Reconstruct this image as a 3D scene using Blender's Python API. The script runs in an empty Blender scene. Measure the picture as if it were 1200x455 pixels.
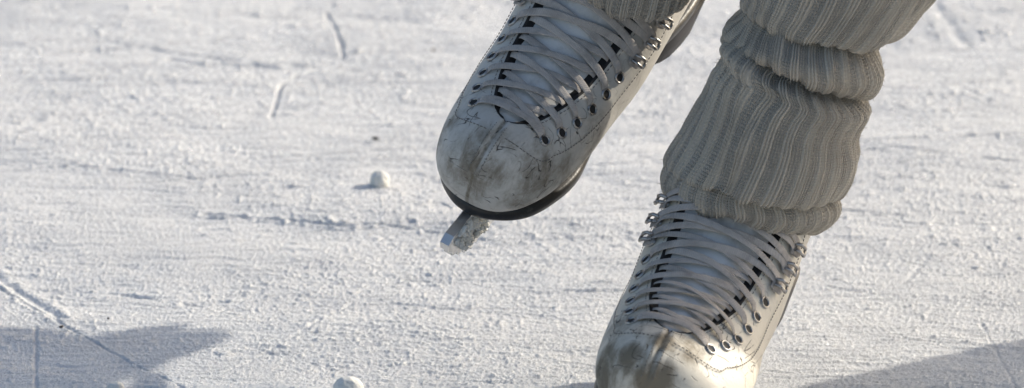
import bpy, bmesh, math, random
import numpy as np
from mathutils import Vector, Matrix

random.seed(7); rng = np.random.default_rng(7)
SC = bpy.context.scene
COL = SC.collection
rad = math.radians

# ------------------------------------------------------------------ camera
D = 5.0; TH = rad(18); T = np.array([0, 0, .1405])
CV = np.array([0, math.cos(TH), -math.sin(TH)]); CU = np.array([0, math.sin(TH), math.cos(TH)]); CX = np.array([1., 0, 0])
CAM = T - CV*D
cd = bpy.data.cameras.new('camera'); cam = bpy.data.objects.new('camera', cd); COL.objects.link(cam)
cam.location = CAM; cam.rotation_euler = (math.pi/2-TH, 0, 0)
cd.lens = 300; cd.sensor_width = 36; cd.clip_start = .1; cd.clip_end = 500
cd.dof.use_dof = True; cd.dof.focus_distance = 5.03; cd.dof.aperture_fstop = 11
SC.camera = cam
def at(px, py, y):
    """where the sight line through a photo point meets the vertical plane at depth y"""
    d = CV + CX*(px-600)/10000 - CU*(py-227.5)/10000
    return CAM + d*((y-CAM[1])/d[1])
def ground(px, py):
    d = CV + CX*(px-600)/10000 - CU*(py-227.5)/10000
    return CAM + d*(-CAM[2]/d[2])

# ------------------------------------------------------------------ light
SUN_EL, SUN_AZ = 24.4, 31.0          # azimuth measured from +x (right) towards +y (away)
sdir = Vector((math.cos(rad(SUN_EL))*math.cos(rad(SUN_AZ)), math.cos(rad(SUN_EL))*math.sin(rad(SUN_AZ)), math.sin(rad(SUN_EL))))
sl = bpy.data.lights.new('sun', 'SUN'); so = bpy.data.objects.new('sun', sl); COL.objects.link(so)
sl.energy = 3.6; sl.angle = rad(.5); sl.color = (1, .93, .82)
so.rotation_euler = sdir.to_track_quat('Z', 'Y').to_euler()
w = bpy.data.worlds.new('World'); SC.world = w; w.use_nodes = True
nt = w.node_tree; sky = nt.nodes.new('ShaderNodeTexSky'); sky.sky_type = 'NISHITA'; sky.sun_disc = False
sky.sun_elevation = rad(SUN_EL); sky.sun_rotation = rad(90-SUN_AZ); sky.air_density = 1; sky.dust_density = 3.0
nt.links.new(sky.outputs[0], nt.nodes['Background'].inputs[0]); nt.nodes['Background'].inputs[1].default_value = .15
SC.view_settings.view_transform = 'Standard'; SC.view_settings.look = 'None'
SC.view_settings.use_white_balance = True; SC.view_settings.white_balance_temperature = 6600; SC.view_settings.white_balance_tint = 9
SC.view_settings.exposure = 0.28; SC.view_settings.gamma = 1
SC.render.engine = 'CYCLES'
SC.cycles.use_denoising = True
SC.cycles.max_bounces = 6

# ------------------------------------------------------------------ noise (numpy Perlin)
_perm = rng.permutation(512); _perm = np.concatenate([_perm, _perm])
_ang = rng.random(512)*2*np.pi; _gx = np.cos(_ang); _gy = np.sin(_ang)
def perlin(x, y, seed=0):
    x = x+seed*17.37; y = y-seed*9.71
    xi = np.floor(x).astype(np.int64); yi = np.floor(y).astype(np.int64)
    xf = x-xi; yf = y-yi
    u = xf*xf*xf*(xf*(xf*6-15)+10); v = yf*yf*yf*(yf*(yf*6-15)+10)
    def g(ix, iy, dx, dy):
        h = _perm[(_perm[ix & 511]+iy) & 511]
        return _gx[h]*dx+_gy[h]*dy
    a = g(xi, yi, xf, yf); b = g(xi+1, yi, xf-1, yf); c = g(xi, yi+1, xf, yf-1); d = g(xi+1, yi+1, xf-1, yf-1)
    return (a+(b-a)*u+((c+(d-c)*u)-(a+(b-a)*u))*v)*1.45
def sst(a, b, x):
    t = np.clip((x-a)/(b-a), 0, 1); return t*t*(3-2*t)

# ------------------------------------------------------------------ material helpers
def mat(name, col, rough=.6, metal=0., **kw):
    m = bpy.data.materials.new(name); m.use_nodes = True
    p = m.node_tree.nodes['Principled BSDF']
    p.inputs['Base Color'].default_value = (*col, 1); p.inputs['Roughness'].default_value = rough
    p.inputs['Metallic'].default_value = metal
    for k, v in kw.items(): p.inputs[k.replace('_', ' ')].default_value = v
    return m
class NT:
    def __init__(s, m): s.t = m.node_tree; s.p = s.t.nodes['Principled BSDF']
    def n(s, kind, **kw):
        nd = s.t.nodes.new('ShaderNode'+kind)
        for k, v in kw.items():
            if hasattr(nd, k): setattr(nd, k, v)
        return nd
    def set(s, sock, v):
        if hasattr(v, 'is_output'): s.t.links.new(v, sock)
        else: sock.default_value = v
    def coord(s, which='Object'): return s.n('TexCoord').outputs[which]
    def mapping(s, vec, scale=(1, 1, 1), rot=(0, 0, 0), loc=(0, 0, 0)):
        m = s.n('Mapping'); s.set(m.inputs[0], vec); m.inputs['Scale'].default_value = scale
        m.inputs['Rotation'].default_value = rot; m.inputs['Location'].default_value = loc; return m.outputs[0]
    def noise(s, vec, scale, detail=4, rough=.55, dist=0.):
        n = s.n('TexNoise'); s.set(n.inputs['Vector'], vec); n.inputs['Scale'].default_value = scale
        n.inputs['Detail'].default_value = detail; n.inputs['Roughness'].default_value = rough; n.inputs['Distortion'].default_value = dist
        return n.outputs[0]
    def ramp(s, v, a, b, lo=0., hi=1.):
        n = s.n('MapRange'); n.interpolation_type = 'SMOOTHSTEP'
        s.set(n.inputs[0], v); n.inputs[1].default_value = a; n.inputs[2].default_value = b
        n.inputs[3].default_value = lo; n.inputs[4].default_value = hi; return n.outputs[0]
    def m(s, op, a, b=None, c=None):
        n = s.n('Math'); n.operation = op; s.set(n.inputs[0], a)
        if b is not None: s.set(n.inputs[1], b)
        if c is not None: s.set(n.inputs[2], c)
        return n.outputs[0]
    def mix(s, f, a, b):
        n = s.n('Mix'); n.data_type = 'RGBA'; s.set(n.inputs[0], f)
        s.set(n.inputs[6], a if hasattr(a, 'is_output') else (*a, 1)); s.set(n.inputs[7], b if hasattr(b, 'is_output') else (*b, 1))
        return n.outputs[2]
    def bump(s, h, dist, strength=1., normal=None):
        n = s.n('Bump'); s.set(n.inputs['Height'], h); n.inputs['Distance'].default_value = dist; n.inputs['Strength'].default_value = strength
        if normal is not None: s.set(n.inputs['Normal'], normal)
        return n.outputs[0]
    def sph(s, vec, c, r0, r1):
        n = s.n('VectorMath'); n.operation = 'DISTANCE'; s.set(n.inputs[0], vec); n.inputs[1].default_value = c
        return s.ramp(n.outputs['Value'], r1, r0)

def leather(name, blobs, seed, clean, c0=(.52, .505, .475), c1=(.38, .362, .325)):
    m = mat(name, (.62, .61, .57), .33, Specular_IOR_Level=.32); N_ = NT(m); co = N_.coord()
    cs = N_.mapping(co, loc=(seed, seed*.7, 0))
    # dirt around given spots, broken up by noise
    d = None
    br = N_.noise(cs, 95, 6, .68, .4)
    for c, r, a in blobs:
        b = N_.m('MULTIPLY', N_.sph(co, c, r*.15, r), a)
        d = b if d is None else N_.m('MAXIMUM', d, b)
    br2 = N_.noise(N_.mapping(cs, scale=(.45, 1.6, .8), rot=(0, 0, .25)), 60, 7, .72, .6)
    dirt = N_.m('ADD', N_.m('MULTIPLY', N_.m('SUBTRACT', br, .5), 1.5), N_.m('MULTIPLY', N_.m('SUBTRACT', br2, .5), 2.2))
    dirt = N_.m('MULTIPLY', N_.m('MULTIPLY', N_.ramp(N_.m('ADD', dirt, N_.m('MULTIPLY', d, 1.0)), .12, 1.35), N_.ramp(d, 0, .3)), .88)
    big = N_.ramp(N_.noise(cs, 30, 5, .6), .45, .75, 0, .28)
    # thin dark scratches: stretched noise crossings, kept only in patches
    def scr(rot, scale, sc2, th, patch, pa):
        mp = N_.mapping(cs, scale=scale, rot=rot)
        nz = N_.noise(mp, sc2, 1, .4, .12)
        l = N_.ramp(N_.m('ABSOLUTE', N_.m('SUBTRACT', nz, .5)), th*1.35, 0.0)
        return N_.m('MULTIPLY', l, N_.ramp(N_.noise(cs, patch, 3, .6), pa, pa+.09))
    s1 = scr((.3, .2, .9), (1, .10, 1), 110, .012, 60, .50)
    s2 = scr((1.1, .5, -.5), (.10, 1, 1), 120, .010, 75, .51)
    s3 = scr((.3, 1.4, .2), (1, 1, .12), 100, .010, 52, .51)
    near = N_.sph(co, (.27, 0, .03), .045, .12)
    sx_ = N_.n('SeparateXYZ'); N_.set(sx_.inputs[0], co)
    seam = N_.m('MULTIPLY', N_.m('MULTIPLY', N_.ramp(N_.m('ABSOLUTE', sx_.outputs[1]), .0022, .0005), N_.ramp(sx_.outputs[0], .243, .256)), N_.ramp(br, .3, .6, .35, .9))
    dirt = N_.m('MAXIMUM', dirt, seam)
    sc = N_.m('MULTIPLY', N_.m('MAXIMUM', N_.m('MAXIMUM', s1, s2), s3), N_.m('MULTIPLY_ADD', near, .80, .22))
    col = N_.mix(big, c0, c1)
    col = N_.mix(dirt, col, (.135, .108, .070))
    col = N_.mix(sc, col, (.06, .052, .045))
    N_.set(N_.p.inputs['Base Color'], col)
    rr = N_.m('ADD', N_.m('MULTIPLY', N_.m('MAXIMUM', dirt, sc), .35), N_.m('MULTIPLY_ADD', br, .16, clean))
    N_.set(N_.p.inputs['Roughness'], rr)
    crease = N_.noise(N_.mapping(cs, scale=(1, .35, 1), rot=(0, .5, 0)), 42, 4, .55, .8)
    b1 = N_.bump(crease, .0016, .6)
    grain = N_.noise(cs, 900, 2, .5); b2 = N_.bump(grain, .00012, .5, b1)
    b3 = N_.bump(N_.m('MULTIPLY', sc, -1), .0006, .7, b2)
    N_.set(N_.p.inputs['Normal'], b3)
    return m

M_tongue = mat('tongue leather', (.60, .60, .59), .6)
N_ = NT(M_tongue); co = N_.coord()
N_.set(N_.p.inputs['Base Color'], N_.mix(N_.ramp(N_.noise(co, 60, 6, .65), .42, .78), (.62, .62, .61), (.36, .35, .33)))
N_.set(N_.p.inputs['Normal'], N_.bump(N_.noise(N_.mapping(co, scale=(1, .3, 1)), 60, 4), .0012, .5))
M_dark = mat('black gap shade', (.016, .015, .015), .75)  # black that paints the shade in flap gaps and eyelet holes
M_sole = mat('black rubber sole', (.018, .017, .018), .38)
N_ = NT(M_sole); co = N_.coord()
N_.set(N_.p.inputs['Base Color'], N_.mix(N_.ramp(N_.noise(co, 120, 5, .7), .55, .8), (.015, .015, .016), (.10, .095, .09)))
N_.set(N_.p.inputs['Normal'], N_.bump(N_.noise(co, 200, 4), .0006, .4))
M_heel = mat('dark grey heel', (.035, .033, .034), .5, Specular_IOR_Level=.25)
N_ = NT(M_heel); co = N_.coord()
N_.set(N_.p.inputs['Base Color'], N_.mix(N_.ramp(N_.noise(co, 70, 5, .7), .5, .8), (.022, .02, .022), (.07, .066, .064)))
M_steel = mat('steel', (.66, .66, .66), .4, 1.)
N_ = NT(M_steel); co = N_.coord()
N_.set(N_.p.inputs['Roughness'], N_.ramp(N_.noise(co, 160, 5, .7), .35, .7, .38, .62))
M_eye = mat('worn nickel', (.50, .49, .47), .42, 1.)
N_ = NT(M_eye); co = N_.coord()
N_.set(N_.p.inputs['Base Color'], N_.mix(N_.ramp(N_.noise(co, 400, 4, .7), .5, .65), (.42, .41, .40), (.10, .095, .09)))
M_thread = mat('dark waxed thread', (.17, .16, .15), .7)
M_lace = mat('grey cotton lace', (.36, .325, .30), .9)
N_ = NT(M_lace); uv = N_.coord('UV')
w1 = N_.n('TexWave'); N_.set(w1.inputs[0], N_.mapping(uv, scale=(1, 1, 1), rot=(0, 0, .7))); w1.inputs['Scale'].default_value = 420
w2 = N_.n('TexWave'); N_.set(w2.inputs[0], N_.mapping(uv, scale=(1, 1, 1), rot=(0, 0, -.7))); w2.inputs['Scale'].default_value = 420
wv = N_.m('MULTIPLY', w1.outputs['Fac'], w2.outputs['Fac'])
gr = N_.ramp(N_.noise(N_.coord(), 85, 6, .65), .40, .72)
lc = N_.mix(gr, (.50, .46, .425), (.31, .28, .255)); lc = N_.mix(N_.m('MULTIPLY', N_.m('SUBTRACT', 1, wv), .22), lc, (.13, .115, .105))
N_.set(N_.p.inputs['Base Color'], lc)
N_.set(N_.p.inputs['Normal'], N_.bump(wv, .0004, .7)); N_.p.inputs['Sheen Weight'].default_value = .25

def knit(name):
    m = mat(name, (.33, .315, .285), .95); N_ = NT(m); uv = N_.coord('UV')
    sp = N_.n('SeparateXYZ'); N_.set(sp.inputs[0], uv); u, v = sp.outputs[0], sp.outputs[1]
    # u: wale count across, v: length in metres; each stitch a slanted V
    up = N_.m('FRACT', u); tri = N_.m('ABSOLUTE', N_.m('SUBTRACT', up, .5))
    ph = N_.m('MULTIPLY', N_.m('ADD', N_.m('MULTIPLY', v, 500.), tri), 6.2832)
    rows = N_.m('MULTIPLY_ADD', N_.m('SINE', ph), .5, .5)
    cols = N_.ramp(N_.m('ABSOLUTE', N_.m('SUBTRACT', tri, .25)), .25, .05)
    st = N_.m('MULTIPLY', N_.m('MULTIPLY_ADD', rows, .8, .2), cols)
    fz = N_.noise(N_.coord(), 900, 3, .7)
    lo = N_.noise(N_.coord(), 28, 4, .6)
    at_ = N_.n('Attribute'); at_.attribute_name = 'panel'
    col = N_.mix(N_.ramp(lo, .3, .75), (.55, .49, .40), (.42, .37, .30))
    col = N_.mix(N_.m('MULTIPLY', N_.m('SUBTRACT', 1, st), N_.m('MULTIPLY_ADD', at_.outputs['Fac'], .06, .26)), col, (.10, .09, .075))  # gaps between stitches darkened in colour, standing in for shade in the hollows
    col = N_.mix(N_.ramp(fz, .45, .7, 0, .25), col, (.50, .475, .43))
    N_.set(N_.p.inputs['Base Color'], col)
    b = N_.bump(N_.m('MULTIPLY', st, N_.m('MULTIPLY_ADD', at_.outputs['Fac'], .7, .3)), .0012, 1.); b = N_.bump(fz, .0006, .6, b); N_.set(N_.p.inputs['Normal'], b)
    N_.p.inputs['Sheen Weight'].default_value = .35; N_.p.inputs['Sheen Roughness'].default_value = .5
    return m
M_knit = knit('grey ribbed wool')

def snowmat():
    m = mat('scraped snow and ice', (.86, .86, .87), .7, Subsurface_Weight=.35, Subsurface_Scale=.003, Subsurface_Radius=(1, 1, 1)); N_ = NT(m); co = N_.coord()
    big = N_.noise(N_.mapping(co, scale=(1, 2.2, 1)), 7, 6, .62)
    fine = N_.noise(co, 420, 6, .75)
    at_ = N_.n('Attribute'); at_.attribute_name = 'crumb'
    col = N_.mix(N_.ramp(big, .35, .65), (.77, .775, .785), (.90, .90, .90))
    col = N_.mix(N_.m('MULTIPLY', N_.ramp(fine, .40, .62), .35), col, (.74, .75, .775))
    col = N_.mix(at_.outputs['Fac'], col, (.93, .93, .93))
    N_.set(N_.p.inputs['Base Color'], col)
    N_.set(N_.p.inputs['Roughness'], N_.ramp(fine, .35, .65, .6, .9))
    vo = N_.n('TexVoronoi'); N_.set(vo.inputs['Vector'], co); vo.inputs['Scale'].default_value = 1000
    vm = N_.n('VectorMath'); vm.operation = 'SUBTRACT'; N_.set(vm.inputs[0], vo.outputs['Color']); vm.inputs[1].default_value = (.5, .5, .5)
    vs = N_.n('VectorMath'); vs.operation = 'SCALE'; N_.set(vs.inputs[0], vm.outputs[0]); vs.inputs['Scale'].default_value = 2.2
    b1 = N_.bump(fine, .0018, .95)
    b2 = N_.bump(N_.noise(co, 1100, 3, .7), .0009, .85, b1)
    va = N_.n('VectorMath'); va.operation = 'ADD'; N_.set(va.inputs[0], b2); N_.set(va.inputs[1], vs.outputs[0])
    vn = N_.n('VectorMath'); vn.operation = 'NORMALIZE'; N_.set(vn.inputs[0], va.outputs[0])
    N_.set(N_.p.inputs['Normal'], b2)
    # ice grains: a clear coat whose little facets each face their own way
    N_.p.inputs['Coat Weight'].default_value = .5; N_.p.inputs['Coat Roughness'].default_value = .06
    N_.set(N_.p.inputs['Coat Normal'], vn.outputs[0])
    return m
M_snow = snowmat()

# ------------------------------------------------------------------ mesh helpers
def link(name, me, m, parent=None, smooth=True):
    o = bpy.data.objects.new(name, me); COL.objects.link(o)
    for mm in (m if isinstance(m, (list, tuple)) else [m]): me.materials.append(mm)
    if smooth and len(me.polygons): me.polygons.foreach_set('use_smooth', [True]*len(me.polygons))
    if parent: o.parent = parent
    return o
def mesh(name, V, F):
    me = bpy.data.meshes.new(name); me.from_pydata([tuple(map(float, v)) for v in V], [], F); me.update(); return me
def tag(o, label=None, cat=None, group=None, kind=None):
    if label: o['label'] = label
    if cat: o['category'] = cat
    if group: o['group'] = group
    if kind: o['kind'] = kind
    return o
def empty(name, M=None):
    o = bpy.data.objects.new(name, None); COL.objects.link(o); o.empty_display_size = .05
    if M is not None: o.matrix_world = M
    return o
class MB:
    def __init__(s): s.V = []; s.F = []; s.MI = []; s.UV = []
    def add(s, V, F, mi=0):
        b = len(s.V); s.V += [tuple(map(float, v)) for v in V]; s.F += [tuple(b+i for i in f) for f in F]; s.MI += [mi]*len(F)
    def tube(s, P, r, n=8, flat=1., nrm=None, mi=0, cap=True, uv=False):
        P = [np.array(p, float) for p in P]; m = len(P); r = r if hasattr(r, '__len__') else [r]*m
        b = len(s.V); up = np.array([0.3, .2, 1.]); L = 0
        for i, p in enumerate(P):
            t = P[min(i+1, m-1)]-P[max(i-1, 0)]; t /= np.linalg.norm(t)+1e-12
            nn = np.array(nrm[i]) if nrm is not None else up
            nn = nn-t*(nn@t); nn /= np.linalg.norm(nn)+1e-12; bb = np.cross(t, nn)
            if nrm is None: up = nn
            for k in range(n):
                a = 2*math.pi*k/n
                ca, sa = math.cos(a), math.sin(a)
                if flat != 1.: ca = math.copysign(abs(ca)**.6, ca); 
                s.V.append(tuple(p+bb*ca*r[i]+nn*sa*r[i]*flat))
        for i in range(m-1):
            for k in range(n):
                a = b+i*n+k; c = b+i*n+(k+1) % n
                s.F.append((a, c, c+n, a+n)); s.MI.append(mi)
        if cap:
            s.F.append(tuple(b+k for k in range(n))[::-1]); s.F.append(tuple(b+(m-1)*n+k for k in range(n))); s.MI += [mi, mi]
    def build(s, name, m, parent=None, smooth=True):
        me = mesh(name, s.V, s.F); o = link(name, me, m, parent, smooth)
        me.polygons.foreach_set('material_index', s.MI); return o

# ------------------------------------------------------------------ the skate boot: one surface S(u, arc)
KEYS = np.array([
 [.2863,.0260,.2863,.0258,.0001,.50,2.0,2.0], [.2861,.0383,.2840,.0140,.0134,.494,2.2,2.0],
 [.2794,.0478,.2790,.0060,.0237,.482,2.4,2.0], [.2688,.0532,.2690,.0015,.0309,.472,2.5,2.05],
 [.2547,.0548,.2570,.0000,.0353,.448,2.6,2.1], [.2397,.0569,.2430,.0000,.0385,.424,2.7,2.1],
 [.2215,.0612,.2250,.0010,.0406,.412,2.7,2.1], [.2024,.0665,.2050,.0030,.0422,.397,2.7,2.15],
 [.1829,.0751,.1800,.0070,.0423,.415,2.6,2.2], [.1657,.0874,.1450,.0140,.0440,.453,2.5,2.25],
 [.1514,.1033,.1000,.0240,.0427,.534,2.4,2.3], [.1394,.1211,.0500,.0310,.0400,.573,2.3,2.3],
 [.1303,.1421,.0120,.0420,.0395,.574,2.1,2.3], [.1222,.1601,.0040,.0850,.0398,.560,2.0,2.25],
 [.1150,.1770,.0100,.1200,.0410,.540,2.0,2.2], [.1090,.1930,.0150,.1550,.0410,.520,2.0,2.2]])
NK = len(KEYS); UMAX = NK-1.001
def _cr(K, t):
    t = min(max(t, 0.), len(K)-1-1e-9); i = int(t); f = t-i
    p1 = K[i]; p2 = K[i+1]; p0 = K[i-1] if i > 0 else 2*p1-p2; p3 = K[i+2] if i+2 < len(K) else 2*p2-p1
    return .5*(2*p1+(p2-p0)*f+(2*p0-5*p1+4*p2-p3)*f*f+(3*p1-p0-3*p2+p3)*f**3)
_cache = {}; ASY = 0.
def wide(u): return math.exp(-((u-4.6)/2.9)**2)     # the outer side of the forefoot bulges over the sole
def section(u, n=140):
    key = round(u, 5)
    if key in _cache: return _cache[key]
    fx, fz, bx, bz, w_, tm, nb, nt_ = _cr(KEYS, u); w_ = max(w_, .0001)
    a = np.linspace(0, math.pi, n); c = np.cos(a); s = np.sin(a); e = np.where(c > 0, nt_, nb)
    t = np.where(c > 0, tm+(1-tm)*np.abs(c)**(2/nt_), tm-tm*np.abs(c)**(2/nb))
    y = w_*np.abs(s)**(2/e)
    P = np.stack([bx+(fx-bx)*t, y, bz+(fz-bz)*t], 1)
    L = np.concatenate([[0], np.cumsum(np.linalg.norm(np.diff(P, axis=0), axis=1))])
    _cache[key] = (P, L); return P, L
def S0(u, arc):
    P, L = section(u); a = min(abs(arc), L[-1])
    p = np.array([np.interp(a, L, P[:, i]) for i in range(3)])
    if arc < 0: p[1] = -p[1]
    elif ASY: p[1] *= 1+ASY*wide(u)*float(sst(.35, 1.0, np.array(a/L[-1]*2)))
    return p
def SN(u, arc):
    e = .06; d = .0018; u0, u1 = max(u-e, .03), min(u+e, UMAX)
    n = np.cross(S0(u, arc+d)-S0(u, arc-d), S0(u1, arc)-S0(u0, arc)); l = np.linalg.norm(n)
    return n/l if l > 1e-10 else np.array([1., 0, 0])
def S(u, arc, lift=0.): return S0(u, arc)+lift*SN(u, arc)
EU = [4.5, 5.35, 6.09, 6.85, 7.54, 8.17, 8.76, 9.34, 9.89, 10.5]
EA = [.0249, .0304, .0346, .0374, .0395, .0410, .0426, .0450, .0465, .0470]
NEYE = 6                                   # eyelets, the rest are hooks
GU = [3.95, 4.1, 4.4, 5, 6, 7, 8, 9, 10, 16]; GA = [0, .0050, .0095, .0150, .0215, .0262, .0285, .0305, .0330, .034]
def gap(u): return float(np.interp(u, GU, GA)) if u > GU[0] else 0.

def build_skate(root, leatherM, seed, lace_shift=0., asy=0.):
    global ASY
    ASY = asy
    r_ = random.Random(seed)
    # ---- boot upper
    us = [0.0, .05, .12, .2, .3, .42]+list(np.arange(.55, 3.9, .10))+[3.95]+list(np.arange(4.0, 5.0, .06))+list(np.arange(5.0, UMAX, .11))+[UMAX]
    NA = 56
    V = []; F = []; rows = []
    for u in us:
        g = gap(u); P, L = section(u); Lt = L[-1]
        row = []
        for sgn in (1, -1):
            ar = [g+(Lt-g)*(k/NA)**1.0 for k in range(NA+1)]
            row.append([S0(u, sgn*a)+(.0) for a in ar])
        rows.append((g, row))
    # vertices: for every row: right side then left side; lip folds inwards
    def vid(i, sgn, k): return (i*2+sgn)*(NA+1)+k
    for i, (g, row) in enumerate(rows):
        for sg in (0, 1):
            for k in range(NA+1):
                p = row[sg][k].copy(); u = us[i]; a = (g+(section(u)[1][-1]-g)*k/NA)*(1 if sg == 0 else -1)
                # a centre seam down the toe, and the facing panel that stands slightly proud of the vamp
                if u < 4.0 and u > .3:
                    n_ = SN(u, a); p = p+n_*float(sst(.3, 1.2, np.array(u)))*(-.0010*math.exp(-(a/.0010)**2)+.0008*math.exp(-((abs(a)-.0030)/.0020)**2))
                st = float(np.interp(u, EU, EA))+.0105
                if u > 3.0:
                    stf = stitch_arc(u)
                    if stf is not None:
                        n_ = SN(u, a); p += n_*(.0005*(1-float(sst(stf-.0006, stf+.0012, np.array(abs(a))))))
                V.append(p)
    for i in range(len(us)-1):
        for k in range(NA):
            a, b, c, d = vid(i, 0, k), vid(i, 0, k+1), vid(i+1, 0, k+1), vid(i+1, 0, k)
            F.append((a, d, c, b))
            a, b, c, d = vid(i, 1, k), vid(i, 1, k+1), vid(i+1, 1, k+1), vid(i+1, 1, k)
            F.append((a, b, c, d))
    me = mesh('boot', V, F)
    bm = bmesh.new(); bm.from_mesh(me); bmesh.ops.remove_doubles(bm, verts=bm.verts, dist=.00002); bmesh.ops.recalc_face_normals(bm, faces=bm.faces)
    bm.to_mesh(me); bm.free()
    o = link('boot', me, leatherM, root)
    # ---- black strip under the flap edges: turned-in edge plus painted shade of the gap
    mb = MB()
    for sg in (1, -1):
        uu = [u for u in np.arange(3.98, UMAX, .08)]; V = []; n = 6
        for u in uu:
            g = gap(u)
            for (da, l) in ((.010, -.0012), (.0002, .0008), (-.0006, .0002), (-.0009, -.0016), (-.0040, -.0022), (-.0046, -.0040)):
                V.append(S(u, sg*(g+da), l))
        Fs = [(i*n+j, (i+1)*n+j, (i+1)*n+j+1, i*n+j+1) for i in range(len(uu)-1) for j in range(n-1)]
        mb.add(V, Fs)
    mb.build('lining_shade', M_dark, root)
    # ---- tongue
    uu = list(np.arange(3.75, UMAX, .12)); n = 33; V = []
    for u in uu:
        g = gap(u)*.98+.006
        for j in range(n):
            f = j/(n-1)*2-1; a = f*g
            puff = -.0032+.0018*(1-f*f)+.0009*float(perlin(np.array(u*1.3+seed), np.array(f*1.5)))
            V.append(S(u, a, puff if u > 4.3 else -.0030))
    F = [(i*n+j, (i+1)*n+j, (i+1)*n+j+1, i*n+j+1) for i in range(len(uu)-1) for j in range(n-1)]
    link('tongue', mesh('tongue', V, F), M_tongue, root)
    # ---- stitching along the edge of the facing, and beside the flap edge
    mb = MB()
    def stitch(path, step=.0026, ln=.0017, r=.00035):
        P = np.array([S(u, a, .0011) for u, a in path]); L = np.concatenate([[0], np.cumsum(np.linalg.norm(np.diff(P, axis=0), axis=1))])
        s = 0
        while s+ln < L[-1]:
            q = [np.array([np.interp(s+ln*f, L, P[:, i]) for i in range(3)]) for f in (0, .5, 1)]
            mb.tube(q, [r*.6, r, r*.6], 5); s += step
    for sg in (1, -1):
        pa = [(u, sg*stitch_arc(u)) for u in np.arange(3.07, 14, .05)]
        stitch(pa)
        stitch([(u, sg*(gap(u)+.0028)) for u in np.arange(4.4, 12, .1)], .003, .0018, .00028)
    stitch([(u, .0034) for u in np.arange(.8, 3.7, .08)], .0022, .0012, .0003)
    stitch([(u, -.0034) for u in np.arange(.8, 3.7, .08)], .0022, .0012, .0003)
    mb.build('stitching', M_thread, root)
    # ---- eyelets and hooks
    def frame(u, a, sg):
        p = S(u, sg*a, .0012); n_ = SN(u, sg*a); t = S0(u+.1, sg*a)-S0(u-.1, sg*a); t /= np.linalg.norm(t)
        b = np.cross(n_, t); return p, n_, t, b      # t: up the lace row, b: across
    for sg in (1, -1):
        for k in range(NEYE):
            p, n_, t, b = frame(EU[k], EA[k], sg); mb = MB(); seg = 20
            prof = [(.0038, -.0004), (.0036, .0004), (.0031, .0007), (.0026, .0004), (.0023, -.0008)]
            V = [p+(t*math.cos(2*math.pi*i/seg)+b*math.sin(2*math.pi*i/seg))*r+n_*h for i in range(seg) for r, h in prof]
            m_ = len(prof); F = [(i*m_+j, ((i+1) % seg)*m_+j, ((i+1) % seg)*m_+j+1, i*m_+j+1) for i in range(seg) for j in range(m_-1)]
            mb.add(V, F)
            V = [p+(t*math.cos(2*math.pi*i/seg)+b*math.sin(2*math.pi*i/seg))*.0025+n_*(-.0001) for i in range(seg)]
            mb.add(V, [tuple(range(seg))], 1)  # black disc painting the dark inside the hole
            mb.build('eyelet', [M_eye, M_dark], root)
        for k in range(NEYE, len(EU)-1):
            p, n_, t, b = frame(EU[k], EA[k], sg); mb = MB()
            out = b if (b[1]*sg) > 0 else -b            # away from the centre line
            # rivet plate
            seg = 16; prof = [(.0036, -.0005), (.0035, .0006), (.0028, .0012), (.0001, .0014)]
            V = [p+(t*math.cos(2*math.pi*i/seg)+out*math.sin(2*math.pi*i/seg))*r+n_*h for i in range(seg) for r, h in prof]
            m_ = len(prof); mb.add(V, [(i*m_+j, ((i+1) % seg)*m_+j, ((i+1) % seg)*m_+j+1, i*m_+j+1) for i in range(seg) for j in range(m_-1)])
            # the bent wire of the hook: two prongs rising and curling outwards
            for q in (-1, 1):
                pp = [p-out*.002+t*q*.0013+n_*.0008, p-out*.0030+t*q*.0019+n_*.0034, p-out*.0010+t*q*.0023+n_*.0056, p+out*.0022+t*q*.0024+n_*.0060, p+out*.0046+t*q*.0020+n_*.0050]
                mb.tube(pp, [.0009, .0011, .0012, .0012, .0008], 8)
            mb.tube([p+out*.0046-t*.002+n_*.0050, p+out*.0052+n_*.0048, p+out*.0046+t*.002+n_*.0050], .0010, 8)
            mb.build('lace_hook', M_eye, root)
    # ---- one long lace: every crossing of it
    mb = MB(); W = .0024; FL = .14
    def strand(pts, wd=W, e0=False, e1=False):
        """pts: (u, arc, lift) control points"""
        K = np.array(pts, float); P = []; Nn = []
        m_ = (len(K)-1)*7
        for i in range(m_+1):
            u, a, l = _cr(K, i/7.)
            P.append(S(u, a, l)); Nn.append(SN(u, a))
        P = np.array(P)
        for _ in range(2): P[1:-1] = (P[:-2]+2*P[1:-1]+P[2:])/4
        tw = [r_.uniform(-.25, .25), r_.uniform(-.25, .25)]
        N2 = []
        for i, q in enumerate(Nn):
            t = P[min(i+1, m_)]-P[max(i-1, 0)]; t /= np.linalg.norm(t)
            b = np.cross(t, q); ang = tw[0]+(tw[1]-tw[0])*i/m_; N2.append(q*math.cos(ang)+b*math.sin(ang))
        nf = len(mb.F); mb.tube(P, [wd*(1+.10*math.sin(i*.37+seed))*(.55+.45*min(1, i/8) if e0 else 1)*(.55+.45*min(1, (m_-i)/8) if e1 else 1) for i in range(m_+1)], 10, FL, N2)
    # bottom bar
    strand([(EU[0], -EA[0]+.0014, -.0012), (EU[0]-.01, -EA[0]+.0045, .0022), (EU[0]+.02, -EA[0]*.45, .0032), (EU[0]+.05, 0, .0030), (EU[0]+.02, EA[0]*.45, .0034), (EU[0]-.01, EA[0]-.0045, .0022), (EU[0], EA[0]-.0014, -.0012)], W, True, True)
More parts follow.
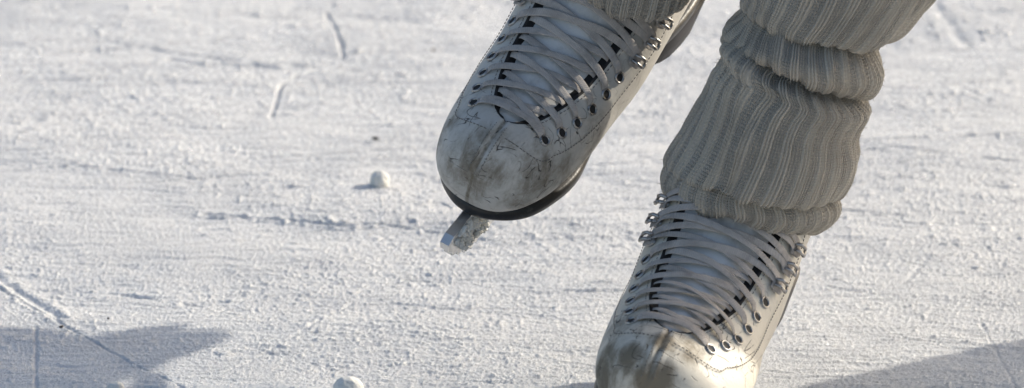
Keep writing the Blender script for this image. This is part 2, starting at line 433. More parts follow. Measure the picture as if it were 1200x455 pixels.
    for k in range(NEYE):
        for sg in (1, -1):
            u0, a0 = EU[k], EA[k]; u1 = EU[k+1]; a1 = EA[k+1]; g0 = gap(u0); g1 = gap(u1)
            if k == 0: u0 += .06
            over = .0030 if (sg > 0) == (k % 2 == 0) else .0016
            j = r_.uniform(-.1, .1)+lace_shift
            f = lambda s: u0+(u1-u0)*s
            end = (f(1.06), -sg*(g1+.004), -.0022) if k < NEYE-1 else (u1+.1, -sg*(a1+.001), .0026)
            pre = (f(1.0), -sg*(g1-.003), .0004) if k < NEYE-1 else (u1, -sg*(a1-.005), .0034)
            strand([(u0, sg*(a0-.0014), -.0014), (u0+.02, sg*(a0-.0042), .0020), (f(.12), sg*(a0-.0085), .0033),
                    (f(.36+j*.3), sg*g0*.5, over*.8), (f(.55+j), 0, over*.72), (f(.8+j*.5), -sg*g1*.55, over*.55), pre, end], W, True)
    for k in range(NEYE, len(EU)-1):
        for sg in (1, -1):
            u0, a0, u1, a1 = EU[k], EA[k], EU[k+1], EA[k+1]; over = .0050 if (sg > 0) == (k % 2 == 0) else .0030
            f = lambda s: u0+(u1-u0)*s
            strand([(u0-.12, sg*(a0-.004), .0030), (u0-.02, sg*(a0+.0035), .0030), (u0+.10, sg*(a0+.001), .0034), (f(.22), sg*(a0-.008), .0044), (f(.5), 0, over*.8),
                    (f(.8), -sg*a1*.55, over*.75), (f(.92), -sg*(a1-.007), .0038), (u1-.08, -sg*(a1-.001), .0030), (u1+.03, -sg*(a1+.003), .0028)])
    o = mb.build('shoelace', M_lace, root)
    me = o.data; uvl = me.uv_layers.new(name='UVMap'); co_ = np.empty(len(me.vertices)*3); me.vertices.foreach_get('co', co_); co_ = co_.reshape(-1, 3)
    li = np.empty(len(me.loops), int); me.loops.foreach_get('vertex_index', li)
    uvl.data.foreach_set('uv', (np.stack([co_[li, 1], co_[li, 0]*.7+co_[li, 2]*.7], 1)).ravel())
    # ---- sole
    def outline(off):
        R = []
        xs = [.0, .006, .02, .045, .070, .095, .12, .15, .18, .200, .2165, .2365, .250, .260, .2675, .2725, .2748]
        hw = [.0, .015, .0255, .031, .0325, .0305, .027, .029, .0335, .0368, .0370, .0335, .0290, .0232, .0160, .0085, .0]
        for x, h in zip(xs, hw): R.append((x, h))
        top = []; X = np.linspace(0, 1, 70)
        K = np.array(R)
        pts = [_cr(K, t*(len(K)-1)) for t in X]
        L_ = [(p[0], max(p[1], 0)) for p in pts]
        loop = [(x, h*(1+ASY*.55*math.exp(-((x-.24)/.05)**2))) for x, h in L_]+[(x, -h) for x, h in L_[-2:0:-1]]
        loop = np.array(loop); nx = np.roll(loop, -1, 0)-np.roll(loop, 1, 0); nx /= np.linalg.norm(nx, axis=1)[:, None]+1e-12
        return loop+np.stack([-nx[:, 1], nx[:, 0]], 1)*off
    def zsole(x): return float(np.interp(x, [0, .09, .13, .17, .20, .25, .282], [.034, .030, .020, .008, .002, .0, .003]))
    mb = MB(); prof = [(-.012, .0015), (-.0008, .0012), (.0014, -.0002), (.0018, -.0056), (.0006, -.0072), (-.012, -.0074)]
    rings = [outline(o_) for o_, _ in prof]; n = len(rings[0])
    ys = np.array([abs(p[1]) for p in rings[0]])
    V = []
    for (o_, z), rg in zip(prof, rings):
        for p in rg: V.append((p[0], p[1], zsole(p[0])+z))
    F = [(j*n+i, j*n+(i+1) % n, (j+1)*n+(i+1) % n, (j+1)*n+i) for j in range(len(prof)-1) for i in range(n)]
    F += [tuple(range(n))[::-1], tuple((len(prof)-1)*n+i for i in range(n))]
    mb.add(V, F); mb.build('sole', M_sole, root)
    # ---- heel block
    V = []; nh = 28; lv = [(1.0, 0.), (.99, .3), (.98, .7), (.97, 1.)]
    for sc_, t in lv:
        for i in range(nh):
            a = 2*math.pi*i/nh; ca, sa = math.cos(a), math.sin(a)
            x = .046+.043*math.copysign(abs(ca)**.7, ca)*sc_; y = .0335*math.copysign(abs(sa)**.75, sa)*(1-.05*t)
            V.append((x+.003*t, y, (zsole(x)-.006)*(1-t)+(-.002)*t))
    F = [(j*nh+i, (j+1)*nh+i, (j+1)*nh+(i+1) % nh, j*nh+(i+1) % nh) for j in range(3) for i in range(nh)]+[tuple(3*nh+i for i in range(nh))[::-1], tuple(range(nh))]
    link('heel', mesh('heel', V, F), M_heel, root)
    # ---- blade: profile in x-z, given thickness
    def slab(name, poly, th, parent, m=M_steel, bev=.0004):
        n = len(poly); V = [(x, y, z) for y in (-th/2, th/2) for x, z in poly]
        F = [tuple(range(n)), tuple(range(n, 2*n))[::-1]]+[(i, (i+1) % n+0, (i+1) % n+n, i+n) for i in range(n)]
        me = mesh(name, V, F); bm = bmesh.new(); bm.from_mesh(me); bmesh.ops.triangulate(bm, faces=[f for f in bm.faces if len(f.verts) > 4]); bmesh.ops.recalc_face_normals(bm, faces=bm.faces); bm.to_mesh(me); bm.free()
        return link(name, me, m, parent, False)
    run = [(-.012, -.040), (-.018, -.044), (-.012, -.0475)]+[(x, -.0485+.0012*((x-.12)/.13)**2) for x in np.linspace(0, .245, 14)]
    top = [(.250, -.040), (.235, -.034), (.20, -.033), (.12, -.036), (.05, -.036), (.0, -.038)]
    blade = slab('blade', run+top, .0042, root)
    slab('front_stanchion', [(.176, -.0075), (.186, -.020), (.190, -.0345), (.252, -.0395), (.268, -.030), (.2745, -.016), (.266, -.0075), (.236, -.0075), (.232, -.022), (.212, -.026), (.203, -.020), (.200, -.0075)], .0040, blade)
    slab('rear_stanchion', [(.008, -.005), (.014, -.037), (.072, -.0362), (.080, -.005), (.058, -.005), (.054, -.024), (.034, -.024), (.030, -.005)], .0040, blade)
    pick = [(.246, -.0475), (.250, -.0440), (.2535, -.0470), (.259, -.0425), (.2635, -.0435), (.268, -.038), (.2745, -.0375), (.278, -.0325), (.2860, -.0300), (.2885, -.0255), (.2960, -.0200), (.3000, -.0125), (.2950, -.0085), (.2720, -.0062), (.255, -.006), (.240, -.036)]
    slab('toe_pick', pick, .0058, blade)
    for (x0, x1, z, hwid) in ((.172, .270, -.0078, .019), (.008, .082, -.0035, .017)):
        mb = MB(); nn = 24; V = []
        for zz in (z, z+.0016):
            for i in range(nn):
                a = 2*math.pi*i/nn; V.append(((x0+x1)/2+(x1-x0)/2*math.copysign(abs(math.cos(a))**.6, math.cos(a)), hwid*math.copysign(abs(math.sin(a))**.7, math.sin(a)), zz))
        mb.add(V, [tuple(range(nn))[::-1], tuple(range(nn, 2*nn))]+[(i, (i+1) % nn, (i+1) % nn+nn, i+nn) for i in range(nn)])
        mb.build('mounting_plate', M_steel, blade, False)
    return blade

def stitch_arc(u):
    """half-distance of the stitched edge of the facing from the centre line"""
    if u < 3.05: return None
    if u < 4.35: t = (u-3.05)/1.3; return .0350*math.sqrt(max(0, 1-(1-t)**2))
    return float(np.interp(u, [4.35]+EU, [.0350]+[a+.0105 for a in EA]))

def pose(rows, off):
    m3 = Matrix(rows).to_quaternion().normalized().to_matrix(); rows = [list(r) for r in m3]
    return Matrix([[*rows[0], off[0]], [*rows[1], off[1]], [*rows[2], off[2]], [0, 0, 0, 1]])
PL = pose([[-0.4448, 0.8627, 0.2391], [-0.8596, -0.3378, -0.3828], [-0.2499, -0.3753, 0.8926]], [0.0979-.0010, 0.2915-.052, 0.1841+.0162])
PS = pose([[-0.2600, 0.9297, 0.2606], [-0.9656, -0.2514, -0.0680], [0.0018, -0.2694, 0.9630]], [0.1425, 0.1227, 0.0460])
L1 = leather('scuffed white leather', [((.283, -.003, .034), .034, .95), ((.262, -.028, .030), .026, .75), ((.262, .026, .032), .040, .80), ((.240, .040, .02), .045, .62), ((.20, .044, .02), .06, .42), ((.272, .0, .052), .020, .85), ((.25, -.03, .045), .03, .4)], 1.3, .40, (.52, .50, .46), (.37, .35, .31))
L2 = leather('sun-brightened white leather', [((.272, -.026, .026), .032, 1.25), ((.279, -.014, .040), .018, 1.3), ((.284, .003, .034), .024, 1.35), ((.270, .001, .054), .016, 1.2), ((.262, .016, .052), .020, .95), ((.25, -.026, .046), .036, .7)], 4.1, .41, (.62, .585, .51), (.49, .455, .39))  # same leather made paler and warmer, sunlight put into its base colour
G = 'pair of worn white figure skates'
sk1 = empty('ice_skate', PL); tag(sk1, 'scuffed white figure skate lifted off the ice, its toe pick pointing down', 'ice skate', G)
b1 = build_skate(sk1, L1, 1)
sk2 = empty('ice_skate', PS); tag(sk2, 'white figure skate standing on the ice below the long wrinkled leg warmer', 'ice skate', G)
b2 = build_skate(sk2, L2, 2, .05, .34)
ASY = 0.

# snow packed on the lit side of the lifted toe pick
me = bpy.data.meshes.new('packed_snow'); bm = bmesh.new(); r_ = random.Random(5)
for i in range(150):
    t = r_.random()**.8; x = .290-.050*t; z = -.0085-.030*r_.random()*min(1, .35+t*1.3)-.002*t
    bmesh.ops.create_icosphere(bm, subdivisions=2, radius=r_.uniform(.0008, .0021), matrix=Matrix.Translation((x, .0029+r_.uniform(0, .0012)*(1+t), z)))
for v in bm.verts: v.co += Vector((r_.gauss(0, .0003), r_.gauss(0, .0003), r_.gauss(0, .0003)))
bm.to_mesh(me); bm.free(); PSN = (me, b1)

# ------------------------------------------------------------------ leg warmers
def leg_warmer(rings, y0, name, groups=26, seed=0, spm=10, cs=34, wr=.0032, bs=(1., 1.)):
    """rings: (Lx, Ly, Rx, Ry, depth, sag) from the top down"""
    K = []
    for i_, (lx, ly, rx, ry, b, sag) in enumerate(rings):
        f_ = bs[0]+(bs[1]-bs[0])*i_/(len(rings)-1); sag = sag-b*(f_-1)*.325; b = b*f_
        L = at(lx, ly, y0); R = at(rx, ry, y0); C = (L+R)/2; A = (R-L)/2; A = A*(1-.0028/np.linalg.norm(A))
        K.append(np.concatenate([C, A, [b, sag]]))
    K = np.array(K); NR = (len(K)-1)*spm; NC = groups*cs
    ph = np.linspace(0, 2*np.pi, NC, endpoint=False)
    V = np.zeros((NR+1, NC, 3)); Cc = np.zeros((NR+1, 3))
    for i in range(NR+1):
        k = _cr(K, i/spm); C, A, b, sag = k[:3], k[3:6], k[6], k[7]
        B = np.array([0, -b, -sag]); c = np.cos(ph); s = np.sin(ph)
        V[i] = C+c[:, None]*A+s[:, None]*B; Cc[i] = C
    # outward normals
    du = np.roll(V, -1, 1)-np.roll(V, 1, 1); dv = np.gradient(V, axis=0)
    n = np.cross(du, dv); n /= np.linalg.norm(n, axis=2)[:, :, None]+1e-12
    rv = V-Cc[:, None, :]
    if (n*rv).sum() < 0: n = -n
    seg = np.linalg.norm(np.diff(V, axis=0), axis=2).mean(1); s_ = np.concatenate([[0], np.cumsum(seg)])
    PH, SS = np.meshgrid(ph, s_)
    # soft wrinkles
    X_ = np.cos(PH)*2.2; Y_ = np.sin(PH)*2.2
    wz = perlin(X_+SS*10, Y_+SS*26, seed)*.6+perlin(X_*1.7+SS*30, Y_*1.7-SS*18, seed+3)*.4
    diag = np.sin((PH*3.0+SS*55)+2.0*perlin(X_, SS*14, seed+9))*sst(.3, -.5, np.cos(PH))*sst(-.3, .5, np.sin(PH)+.4)
    fine = perlin(PH*14, SS*160, seed+5)
    V += n*(wz*wr+diag*.0022+fine*.00025)[:, :, None]
    # ribs: three cords then a purl panel
    wob = .06*perlin(X_*1.2+5, SS*20, seed+7)
    p = np.mod(PH/(2*np.pi)*groups+wob, 1.)
    cord = np.where(p < .50, np.abs(np.sin(p/.50*3*np.pi))**1.1, 0.)
    panel = np.where(p < .50, 0., sst(.50, .56, p)*sst(1.0, .94, p))
    low = np.where(p < .50, 0., np.abs(np.sin((p-.5)/.5*3*np.pi))**1.1)
    V += n*((cord*.0020+low*.0009))[:, :, None]
    me = bpy.data.meshes.new(name)
    idx = np.arange((NR+1)*NC).reshape(NR+1, NC)
    a = idx[:-1]; b_ = np.roll(idx, -1, 1)[:-1]; c_ = np.roll(idx, -1, 1)[1:]; d = idx[1:]
    F = np.stack([a, b_, c_, d], -1).reshape(-1, 4)
    me.vertices.add((NR+1)*NC); me.vertices.foreach_set('co', V.ravel())
    me.loops.add(F.size); me.loops.foreach_set('vertex_index', F.ravel())
    me.polygons.add(len(F)); me.polygons.foreach_set('loop_start', np.arange(0, F.size, 4))
    me.update(); me.validate()
    at_ = me.attributes.new('panel', 'FLOAT', 'POINT'); at_.data.foreach_set('value', panel.ravel())
    uvl = me.uv_layers.new(name='UVMap')
    colu = np.arange(NC)/NC*groups*7.; 
    U_ = np.tile(colu, (NR+1, 1)); W_ = np.tile(s_[:, None], (1, NC))
    Uq = np.stack([U_[:-1], U_[:-1]+groups*7./NC, U_[1:]+groups*7./NC, U_[1:]], -1).reshape(-1)
    Vq = np.stack([W_[:-1], W_[:-1], W_[1:], W_[1:]], -1).reshape(-1)
    uvl.data.foreach_set('uv', np.stack([Uq, Vq], 1).ravel())
    o = link(name, me, M_knit)
    return o, V, n
B_ = .052
R2 = [(935,-260,1175,-230,.056,0),(905,-130,1135,-95,.054,0),(880,-50,1108,-22,.052,0),(869,-12,1086,6,.051,0),(863,2,1066,30,.049,0),(868,10,1046,40,.046,0),
      (880,4,1026,30,.038,0),(864,16,1024,44,.042,0),(851,30,1033,66,B_,0),(847,40,1037,88,B_,0),(858,44,1022,106,.044,0),(874,36,1000,98,.036,0),
      (852,42,1002,112,.041,0),(839,50,1015,123,.047,0),(843,66,1021,132,.048,0),(831,84,1013,146,.048,0),(822,104,1007,162,.048,0),(806,136,1009,184,.049,0),
      (790,172,1002,207,.050,0),(783,190,990,223,.049,0),(794,186,972,212,.043,0),(781,198,978,224,.044,0),(775,211,987,239,.045,-.001),
      (778,222,983,254,.044,-.003),(786,229,964,266,.041,-.005),(800,224,948,252,.036,-.004),(806,200,944,228,.035,0)]
lw2, LV, LN = leg_warmer(R2, .026, 'leg_warmer', seed=2, bs=(1.15, 1.75))
GW = 'pair of grey knitted leg warmers'
tag(lw2, 'grey ribbed wool leg warmer sagging in folds above the standing skate', 'leg warmer', GW)
R1 = [(720,-330,890,-300,.052,0),(690,-160,850,-140,.050,0),(680,-80,832,-60,.050,0),(672,-40,818,-22,.050,.002),(670,-26,812,-8,.049,.004),(678,-24,802,-6,.045,.004),(690,-40,792,-22,.038,.003),(695,-70,790,-50,.036,0)]
lw1, LV1, _n = leg_warmer(R1, .080, 'leg_warmer', seed=6)
tag(lw1, 'grey ribbed leg warmer of which only the hem shows, over the lifted skate', 'leg warmer', GW)

def fuzz(V, n, parent, count, seed):
    r_ = np.random.default_rng(seed); mb = MB(); NR, NC, _ = V.shape
    for _i in range(count):
        i = r_.integers(0, NR-1); j = r_.integers(0, NC); p = V[i, j]; d = n[i, j]*r_.uniform(.3, 1)+r_.normal(0, .7, 3); d /= np.linalg.norm(d)
        l = r_.uniform(.0012, .0034); b = r_.normal(0, .5, 3)
        mb.tube([p-d*.0004, p+d*l*.5+b*l*.12, p+d*l+b*l*.4], [.00013, .00011, .00006], 3, cap=False)
    tag(mb.build('wool_fuzz', M_fuzz, parent), kind='stuff')
M_fuzz = mat('wool fuzz', (.50, .48, .44), .9)
fuzz(LV, LN, lw2, 5200, 3); fuzz(LV1, _n, lw1, 900, 4)

# ------------------------------------------------------------------ snow-covered rink
def rink():
    def axis(fine0, fine1, step, far):
        c = np.arange(fine0, fine1+step/2, step); g = [step]; out = []
        x = fine1; st = step
        while x < far: st *= 1.10; x += st; out.append(x)
        lo = []; x = fine0; st = step
        while x > -far: st *= 1.10; x -= st; lo.append(x)
        return np.concatenate([lo[::-1], c, out])
    xs = axis(-.36, .38, .0008, 120); ys = axis(.0, .90, .0012, 120)
    X, Y = np.meshgrid(xs, ys); Z = np.zeros_like(X)
    fade = np.clip(1.2-np.maximum(np.abs(X)-.4, np.maximum(Y-.95, -.1-Y))*1.5, 0, 1)
    wx = X+.006*perlin(X*30, Y*30, 1); wy = Y+.006*perlin(X*30, Y*30, 2)
    Z += .0020*perlin(wx*6, wy*12, 3)+.0010*perlin(wx*18, wy*36, 4)
    rough = sst(-.35, .35, perlin(wx*5.5, wy*9, 5)+.4*perlin(wx*17, wy*28, 6))           # where the scraped snow lies thick
    Z += .0006*perlin(X*14, wy*190, 7)*(1-.4*rough)+.00045*perlin(X*30, wy*420, 8)        # skating streaks
    c1 = perlin(wx*85, wy*110, 9); c2 = perlin(wx*190, wy*230, 10); c3 = perlin(wx*360, wy*380, 11)
    crumb = (sst(.15, .95, c1)*.0008+sst(.0, .80, c2)*.00045)*(.12+.90*rough)*(.45+.75*sst(-.4, .5, c3))+sst(-.3, .7, c3)*.00042*(.6+.5*rough)
    crumb += rng.normal(0, .00016, X.shape)*(np.abs(X) < .6)
    Z += crumb
    # small chips thrown up by blades
    Z += .0011*sst(.46, .80, perlin(wx*110, wy*115, 12))*sst(-.1, .3, perlin(X*9, Y*13, 13))
    # blade cuts
    def cut(px, depth, wdt, ridge=.0):
        nonlocal Z
        P = np.array([ground(*p)[:2] for p in px]); d = np.full(X.shape, 9.); sg = np.zeros(X.shape)
        mg = .004+wdt*6
        i0, i1 = np.searchsorted(ys, [P[:, 1].min()-mg, P[:, 1].max()+mg]); j0, j1 = np.searchsorted(xs, [P[:, 0].min()-mg, P[:, 0].max()+mg])
        if i1 <= i0 or j1 <= j0: return
        x = X[i0:i1, j0:j1]; y = Y[i0:i1, j0:j1]; d = np.full(x.shape, 9.)
        for a, b in zip(P[:-1], P[1:]):
            ab = b-a; t = np.clip(((x-a[0])*ab[0]+(y-a[1])*ab[1])/(ab@ab), 0, 1)
            d = np.minimum(d, np.hypot(x-a[0]-t*ab[0], y-a[1]-t*ab[1]))
        d = d+.0012*perlin(x*60, y*60, 20); dz = -depth*np.exp(-(d/wdt)**2)*(1+.3*perlin(x*40, y*40, 21))
        if ridge > 0: dz += ridge*np.exp(-((d-wdt*2.2)/(wdt*1.2))**2)*(.4+.9*np.abs(perlin(x*120, y*120, 22)))
        Z[i0:i1, j0:j1] += dz
    cut([(-60, 300), (0, 338), (60, 372), (130, 412), (225, 462), (300, 500)], .0011, .0009, .0003)
    cut([(-60, 290), (0, 328), (40, 352), (70, 372)], .0010, .0030, .0012)
    cut([(42, 382), (42, 420), (42, 475)], .0012, .0010, .0001)
    cut([(382, 14), (392, 34), (399, 50), (402, 66)], .0016, .0011, .0001)
    cut([(375, 79), (350, 86), (330, 98), (324, 115), (318, 136)], .0017, .0012, .0002)
    cut([(200, 70), (240, 78), (300, 77), (320, 80)], .0010, .0030, .0010)
    cut([(1095, 5), (1120, 40), (1135, 55)], .0008, .004, .0002)
    cut([(1100, 0), (1080, -20)], .0008, .004, .0002)
    cut([(240, 250), (330, 258), (400, 266), (480, 262)], .0014, .0022, .0018)
    cut([(1150, 380), (1190, 455)], .0006, .0010, .0001)
    cut([(980, 345), (1060, 330), (1090, 300)], .0004, .0012, .0002)
    r_ = random.Random(11)
    for i in range(70):
        x = r_.uniform(-80, 1280); y = r_.uniform(-30, 470); l = r_.uniform(60, 420); sl_ = r_.uniform(-.10, .12)
        if r_.random() < .12: sl_ = r_.uniform(-.6, .6); l *= .4
        mid = r_.uniform(-5, 5)
        cut([(x-l/2, y-l/2*sl_), (x, y+mid), (x+l/2, y+l/2*sl_)], r_.uniform(.0003, .0010), r_.uniform(.0006, .0016), r_.uniform(.0, .0004))
    for i in range(46):      # long thin arcs crossing each other
        x = r_.uniform(-200, 1400); y = r_.uniform(0, 500); L = r_.uniform(300, 1100); k = r_.uniform(-.00018, .00018); t = r_.choice([r_.uniform(-.12, .12), r_.uniform(-.12, .12), r_.uniform(-.5, .5)])
        cut([(x+a*L, y+t*a*L+k*(a*L)**2) for a in (-.5, -.3, -.1, .1, .3, .5)], r_.uniform(.00025, .0006), r_.uniform(.0005, .0010), 0)
    Z *= fade
    nz, nx = X.shape
    me = bpy.data.meshes.new('ice'); idx = np.arange(nz*nx).reshape(nz, nx)
    F = np.stack([idx[:-1, :-1], idx[:-1, 1:], idx[1:, 1:], idx[1:, :-1]], -1).reshape(-1, 4)
    me.vertices.add(nz*nx); me.vertices.foreach_set('co', np.stack([X, Y, Z], -1).ravel())
    me.loops.add(F.size); me.loops.foreach_set('vertex_index', F.ravel().astype(np.int32))
    me.polygons.add(len(F)); me.polygons.foreach_set('loop_start', np.arange(0, F.size, 4).astype(np.int32))
    me.update()
    a_ = me.attributes.new('crumb', 'FLOAT', 'POINT'); a_.data.foreach_set('value', np.clip(crumb*300, 0, 1).ravel().astype(np.float32))
    print('rink verts', nz*nx)
    return link('ice_rink', me, M_snow)
tag(rink(), kind='structure')

# ------------------------------------------------------------------ snowballs and specks lying on the rink
M_ball = mat('packed snow', (.76, .75, .71), .7, Subsurface_Weight=.25); M_ball.node_tree.nodes['Principled BSDF'].inputs['Subsurface Radius'].default_value = (.004, .004, .005)
N_ = NT(M_ball); N_.set(N_.p.inputs['Normal'], N_.bump(N_.noise(N_.coord(), 350, 5, .7), .0012, .8))
def ball(px, py, rpx, label, seed, sq=1.):
    r = rpx/1960.; g = ground(px, py+rpx*.45)
    me = bpy.data.meshes.new('snowball'); bm = bmesh.new(); bmesh.ops.create_icosphere(bm, subdivisions=5, radius=r)
    for v in bm.verts:
        c = v.co/r; v.co *= 1+.09*float(perlin(np.array(c.x*1.3+seed), np.array(c.y*1.3+c.z)))+.05*float(perlin(np.array(c.x*4+c.z*3), np.array(c.y*4+seed)))
        v.co.z *= sq
    bm.to_mesh(me); bm.free(); o = link('snowball', me, M_ball); o.location = (g[0], g[1], r*.52*sq)
    tag(o, label, 'snowball', 'small snowballs lying on the ice'); return o
ball(445, 212, 12.5, 'round white snowball lying alone left of the lifted skate', 1)
ball(408, 457, 19, 'large cream lump of snow cut off by the bottom edge, left of the skates', 2, .85)
ball(136, 455, 10, 'small lump of snow at the bottom edge just below the shadow', 3, .8)
link('packed_snow', PSN[0], M_ball, PSN[1])
M_bit = mat('dark grit', (.05, .045, .04), .8)
def bit(px, py, s, label, seed, m=M_bit):
    g = ground(px, py); me = bpy.data.meshes.new('grit'); bm = bmesh.new(); bmesh.ops.create_icosphere(bm, subdivisions=2, radius=1)
    r_ = random.Random(seed)
    for v in bm.verts: v.co = Vector((v.co.x*1.6*(1+r_.uniform(-.3, .3)), v.co.y*(1+r_.uniform(-.3, .3)), v.co.z*.7*(1+r_.uniform(-.3, .3))))*s
    bm.to_mesh(me); bm.free(); o = link('speck_of_grit', me, m); o.location = (g[0], g[1], .0028); o.rotation_euler = (0, 0, seed)
    tag(o, label, 'grit', 'specks of dirt on the snow')
bit(72, 388, .0011, 'tiny black speck in the lit patch inside the left shadow', 1)
bit(127, 378, .0007, 'tiny dark speck within the upper arm of the left shadow', 2)
bit(440, 167, .0014, 'dark brown speck on the snow above the lone snowball', 3)
bit(997, 197, .0007, 'dark speck on the snow just right of the long leg warmer', 4)
bit(508, 63, .0010, 'pale brown speck on the snow to the left of the lifted boot laces', 5, mat('tan grit', (.35, .28, .18), .8))

# ------------------------------------------------------------------ the skater wearing these skates, and an unseen second skater added to cast shadows
def skin_body(name, J, E, R, root_, m, parent):
    me = bpy.data.meshes.new(name); me.from_pydata([tuple(p) for p in J], E, []); me.update()
    o = link(name, me, m, parent, False); md = o.modifiers.new('skin', 'SKIN'); md.use_smooth_shade = True
    for v, r in zip(me.skin_vertices[0].data, R):
        v.radius = (r, r) if not hasattr(r, '__len__') else r
    for i, v in enumerate(me.skin_vertices[0].data): v.use_root = (i == root_)
    sd = o.modifiers.new('sub', 'SUBSURF'); sd.levels = 1; sd.render_levels = 2
    return o
M_skin = mat('skin', (.50, .32, .24), .5); M_tights = mat('dark tights', (.03, .03, .035), .8); M_jacket = mat('dark blue wool jacket', (.04, .05, .09), .9)
M_skirt = mat('black skirt', (.02, .02, .022), .85); M_hair = mat('brown hair', (.07, .04, .025), .6); M_trs = mat('dark trousers', (.04, .04, .05), .85)
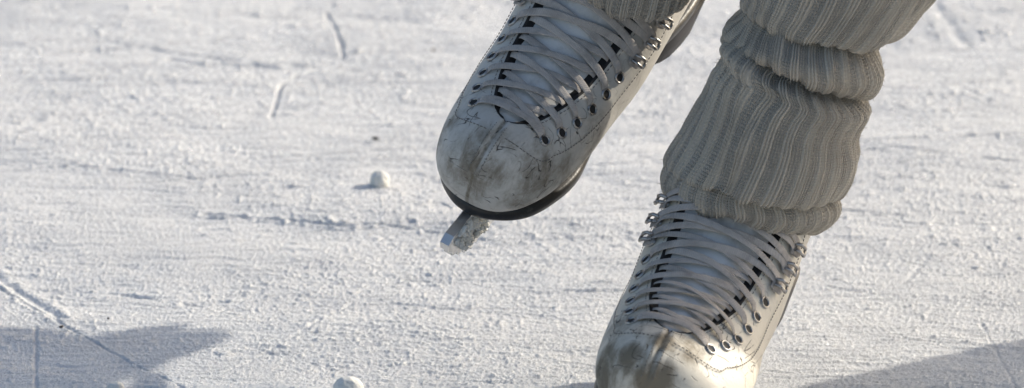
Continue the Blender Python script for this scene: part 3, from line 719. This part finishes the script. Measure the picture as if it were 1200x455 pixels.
def figure(label, aL, kL, hL, aR, kR, hR, chest, head, face, hairlen, skirt, coatM, legM, legr=1.):
    """ankle, knee and hip of either leg; chest centre; head centre; face = direction looked in"""
    v = lambda *a: Vector(a)
    root = empty('person', Matrix.Translation(((aL[0]+aR[0])/2, (aL[1]+aR[1])/2, 0))); tag(root, label, 'person')
    off = Vector(root.matrix_world.translation)
    J = []; E = []; R = []
    def add(p, r, par=None):
        J.append(Vector(p)-off); R.append(r)
        if par is not None: E.append((par, len(J)-1))
        return len(J)-1
    hipc = (v(*hL)+v(*hR))/2+v(0, 0, .03); ch = v(*chest); hd = v(*head)
    side = (v(*hL)-v(*hR)); side.z = 0; side.normalize()
    pv = add(hipc, (.13, .10)); wst = add(hipc.lerp(ch, .42), (.105, .085), pv); cst = add(ch, (.135, .10), wst)
    nk = add(ch.lerp(hd, .52), .048, cst); hb = add(ch.lerp(hd, .75), .055, nk); h1 = add(hd, .083, hb); add(hd+v(0, 0, .08), .062, h1)
    fd = v(*face).normalized(); add(hd+fd*.085+v(0, 0, -.035), .016, h1)                 # nose
    for sg, a, k, h in ((1, aL, kL, hL), (-1, aR, kR, hR)):
        i = add(h, .080, pv); i = add(v(*h).lerp(v(*k), .5), .062, i); i = add(k, .046, i); i = add(v(*k).lerp(v(*a), .35), .042, i); i = add(a, .030, i)
        sh = add(ch+side*sg*.175+v(0, 0, .075), .056, cst); el = add(ch+side*sg*.36+v(0, 0, -.10)+fd*.02, .042, sh)
        wr = ch+side*sg*.52+v(0, 0, -.22)+fd*.12; wi = add(wr, .027, el)
        d = (wr-J[el]-off).normalized(); pm = add(wr+d*.055, (.036, .016), wi)
        for q in range(4):
            b = wr+d*(.075)+side*sg*0+fd*(.027-.018*q); f = add(b, .009, pm); f = add(b+d*(.035-.003*abs(q-1))+v(0, 0, -.006), .008, f); add(b+d*(.062-.006*abs(q-1))+v(0, 0, -.022), .0065, f)
        f = add(wr+d*.03+fd*.035, .010, pm); add(wr+d*.06+fd*.052+v(0, 0, -.01), .008, f)
    skin_body('body', J, E, R, pv, M_skin, root)
    # jacket, tights and skirt follow the body a little outside it
    def chain(name, pts, m):
        return skin_body(name, [Vector(p)-off for p, _ in pts], [(i, i+1) for i in range(len(pts)-1)], [r for _, r in pts], 0, m, root)
    chain('jacket', [(hipc+v(0, 0, -.05), (.155, .12)), (hipc.lerp(ch, .42), (.13, .105)), (ch, (.155, .12)), (ch.lerp(hd, .4), .07)], coatM)
    for sg, a, k, h in ((1, aL, kL, hL), (-1, aR, kR, hR)):
        chain('trouser_leg', [(hipc.lerp(v(*h), .6), .12), (h, .112), (v(*h).lerp(v(*k), .5), .094*legr), (k, .076*legr), (v(*k).lerp(v(*a), .35), .070*legr), (a, .050*legr)], legM)
        sh = ch+side*sg*.175+v(0, 0, .075)
        chain('sleeve', [(sh, .068), (ch+side*sg*.36+v(0, 0, -.10)+fd*.02, .054), (ch+side*sg*.50+v(0, 0, -.205)+fd*.11, .042)], coatM)
    if skirt:
        mb = MB(); V = []; n = 64
        for t in (0, .25, .5, .75, 1):
            for i in range(n):
                a_ = 2*math.pi*i/n; r = (.145+.12*t)*(1+.05*t*math.sin(9*a_)); V.append((hipc.x-off.x+r*math.cos(a_), hipc.y-off.y+r*.85*math.sin(a_), hipc.z+.06-.30*t))
        mb.add(V, [(j*n+i, j*n+(i+1) % n, (j+1)*n+(i+1) % n, (j+1)*n+i) for j in range(4) for i in range(n)]); mb.build('skirt', M_skirt, root)
    chain('hair', [(hd+v(0, 0, .05)-fd*.02, .092), (hd-fd*.045, .088), (hd-fd*.07+v(0, 0, -.10), .06), (hd-fd*.09+v(0, 0, -.10-hairlen), .03)], M_hair)
    return root
# ankles inside the boots seen in the photo
aR_ = (.10, .15, .28); aL_ = (.150, .075, .150)
figure('skater in dark tights and short skirt gliding on one leg, only her shins in view', aL_, (.298, .035, .545), (.44, .13, .93), aR_, (.235, -.05, .635), (.27, .13, .95), (.40, .10, 1.27), (.42, .05, 1.56), (-.3, -1, -.1), .16, True, M_jacket, M_tights, .82)
sx, sy = .82, .411
p2 = figure('unseen second skater in dark trousers, added outside the right edge to cast shadows on the ice, one leg raised', (sx, sy, .16), (sx+.02, sy-.03, .52), (sx+.07, sy+.01, .93), (.556, .727, .520), (.716, .852, .69), (sx+.03, sy+.14, .96), (sx+.10, sy-.07, 1.30), (sx+.10, sy-.09, 1.60), (-1, -.6, 0), .10, False, M_jacket, M_trs, .86)
off = p2.matrix_world.translation
def boots_for(x, y, zrot):
    """skates of the added second skater: copies of the standing skate"""
    base = Matrix.Translation((x, y, .0485)) @ Matrix.Rotation(zrot, 4, 'Z') @ Matrix.Translation((-.06, 0, 0))
    r = sk2.copy(); COL.objects.link(r); r.matrix_world = base
    for ch in list(sk2.children):
        c = ch.copy(); COL.objects.link(c); c.parent = r
        for g in list(ch.children):
            d = g.copy(); COL.objects.link(d); d.parent = c
    return r
q = boots_for(sx, sy, rad(200)); tag(q, 'white skate the added second skater stands on, unseen beyond the right edge', 'ice skate', 'skates of the added second skater')
q = boots_for(0, 0, 0)
f_ = Vector((-.55, -.60, -.53)).normalized(); u_ = Vector((.62, -.74, .24)); u_ = (u_-f_*u_.dot(f_)).normalized(); y_ = u_.cross(f_)
m3 = Matrix((f_, y_, u_)).transposed().to_4x4()
tip_ = Vector((-.262+1.89*.36, .122+1.135*.36, .36))  # raised skate set where its shadow falls on the ice at lower left
q.matrix_world = Matrix.Translation(tip_) @ m3 @ Matrix.Translation((-.285, 0, 0))
tag(q, 'unseen white skate on the raised foot of the second skater, added to cast the left shadow', 'ice skate', 'skates of the added second skater')
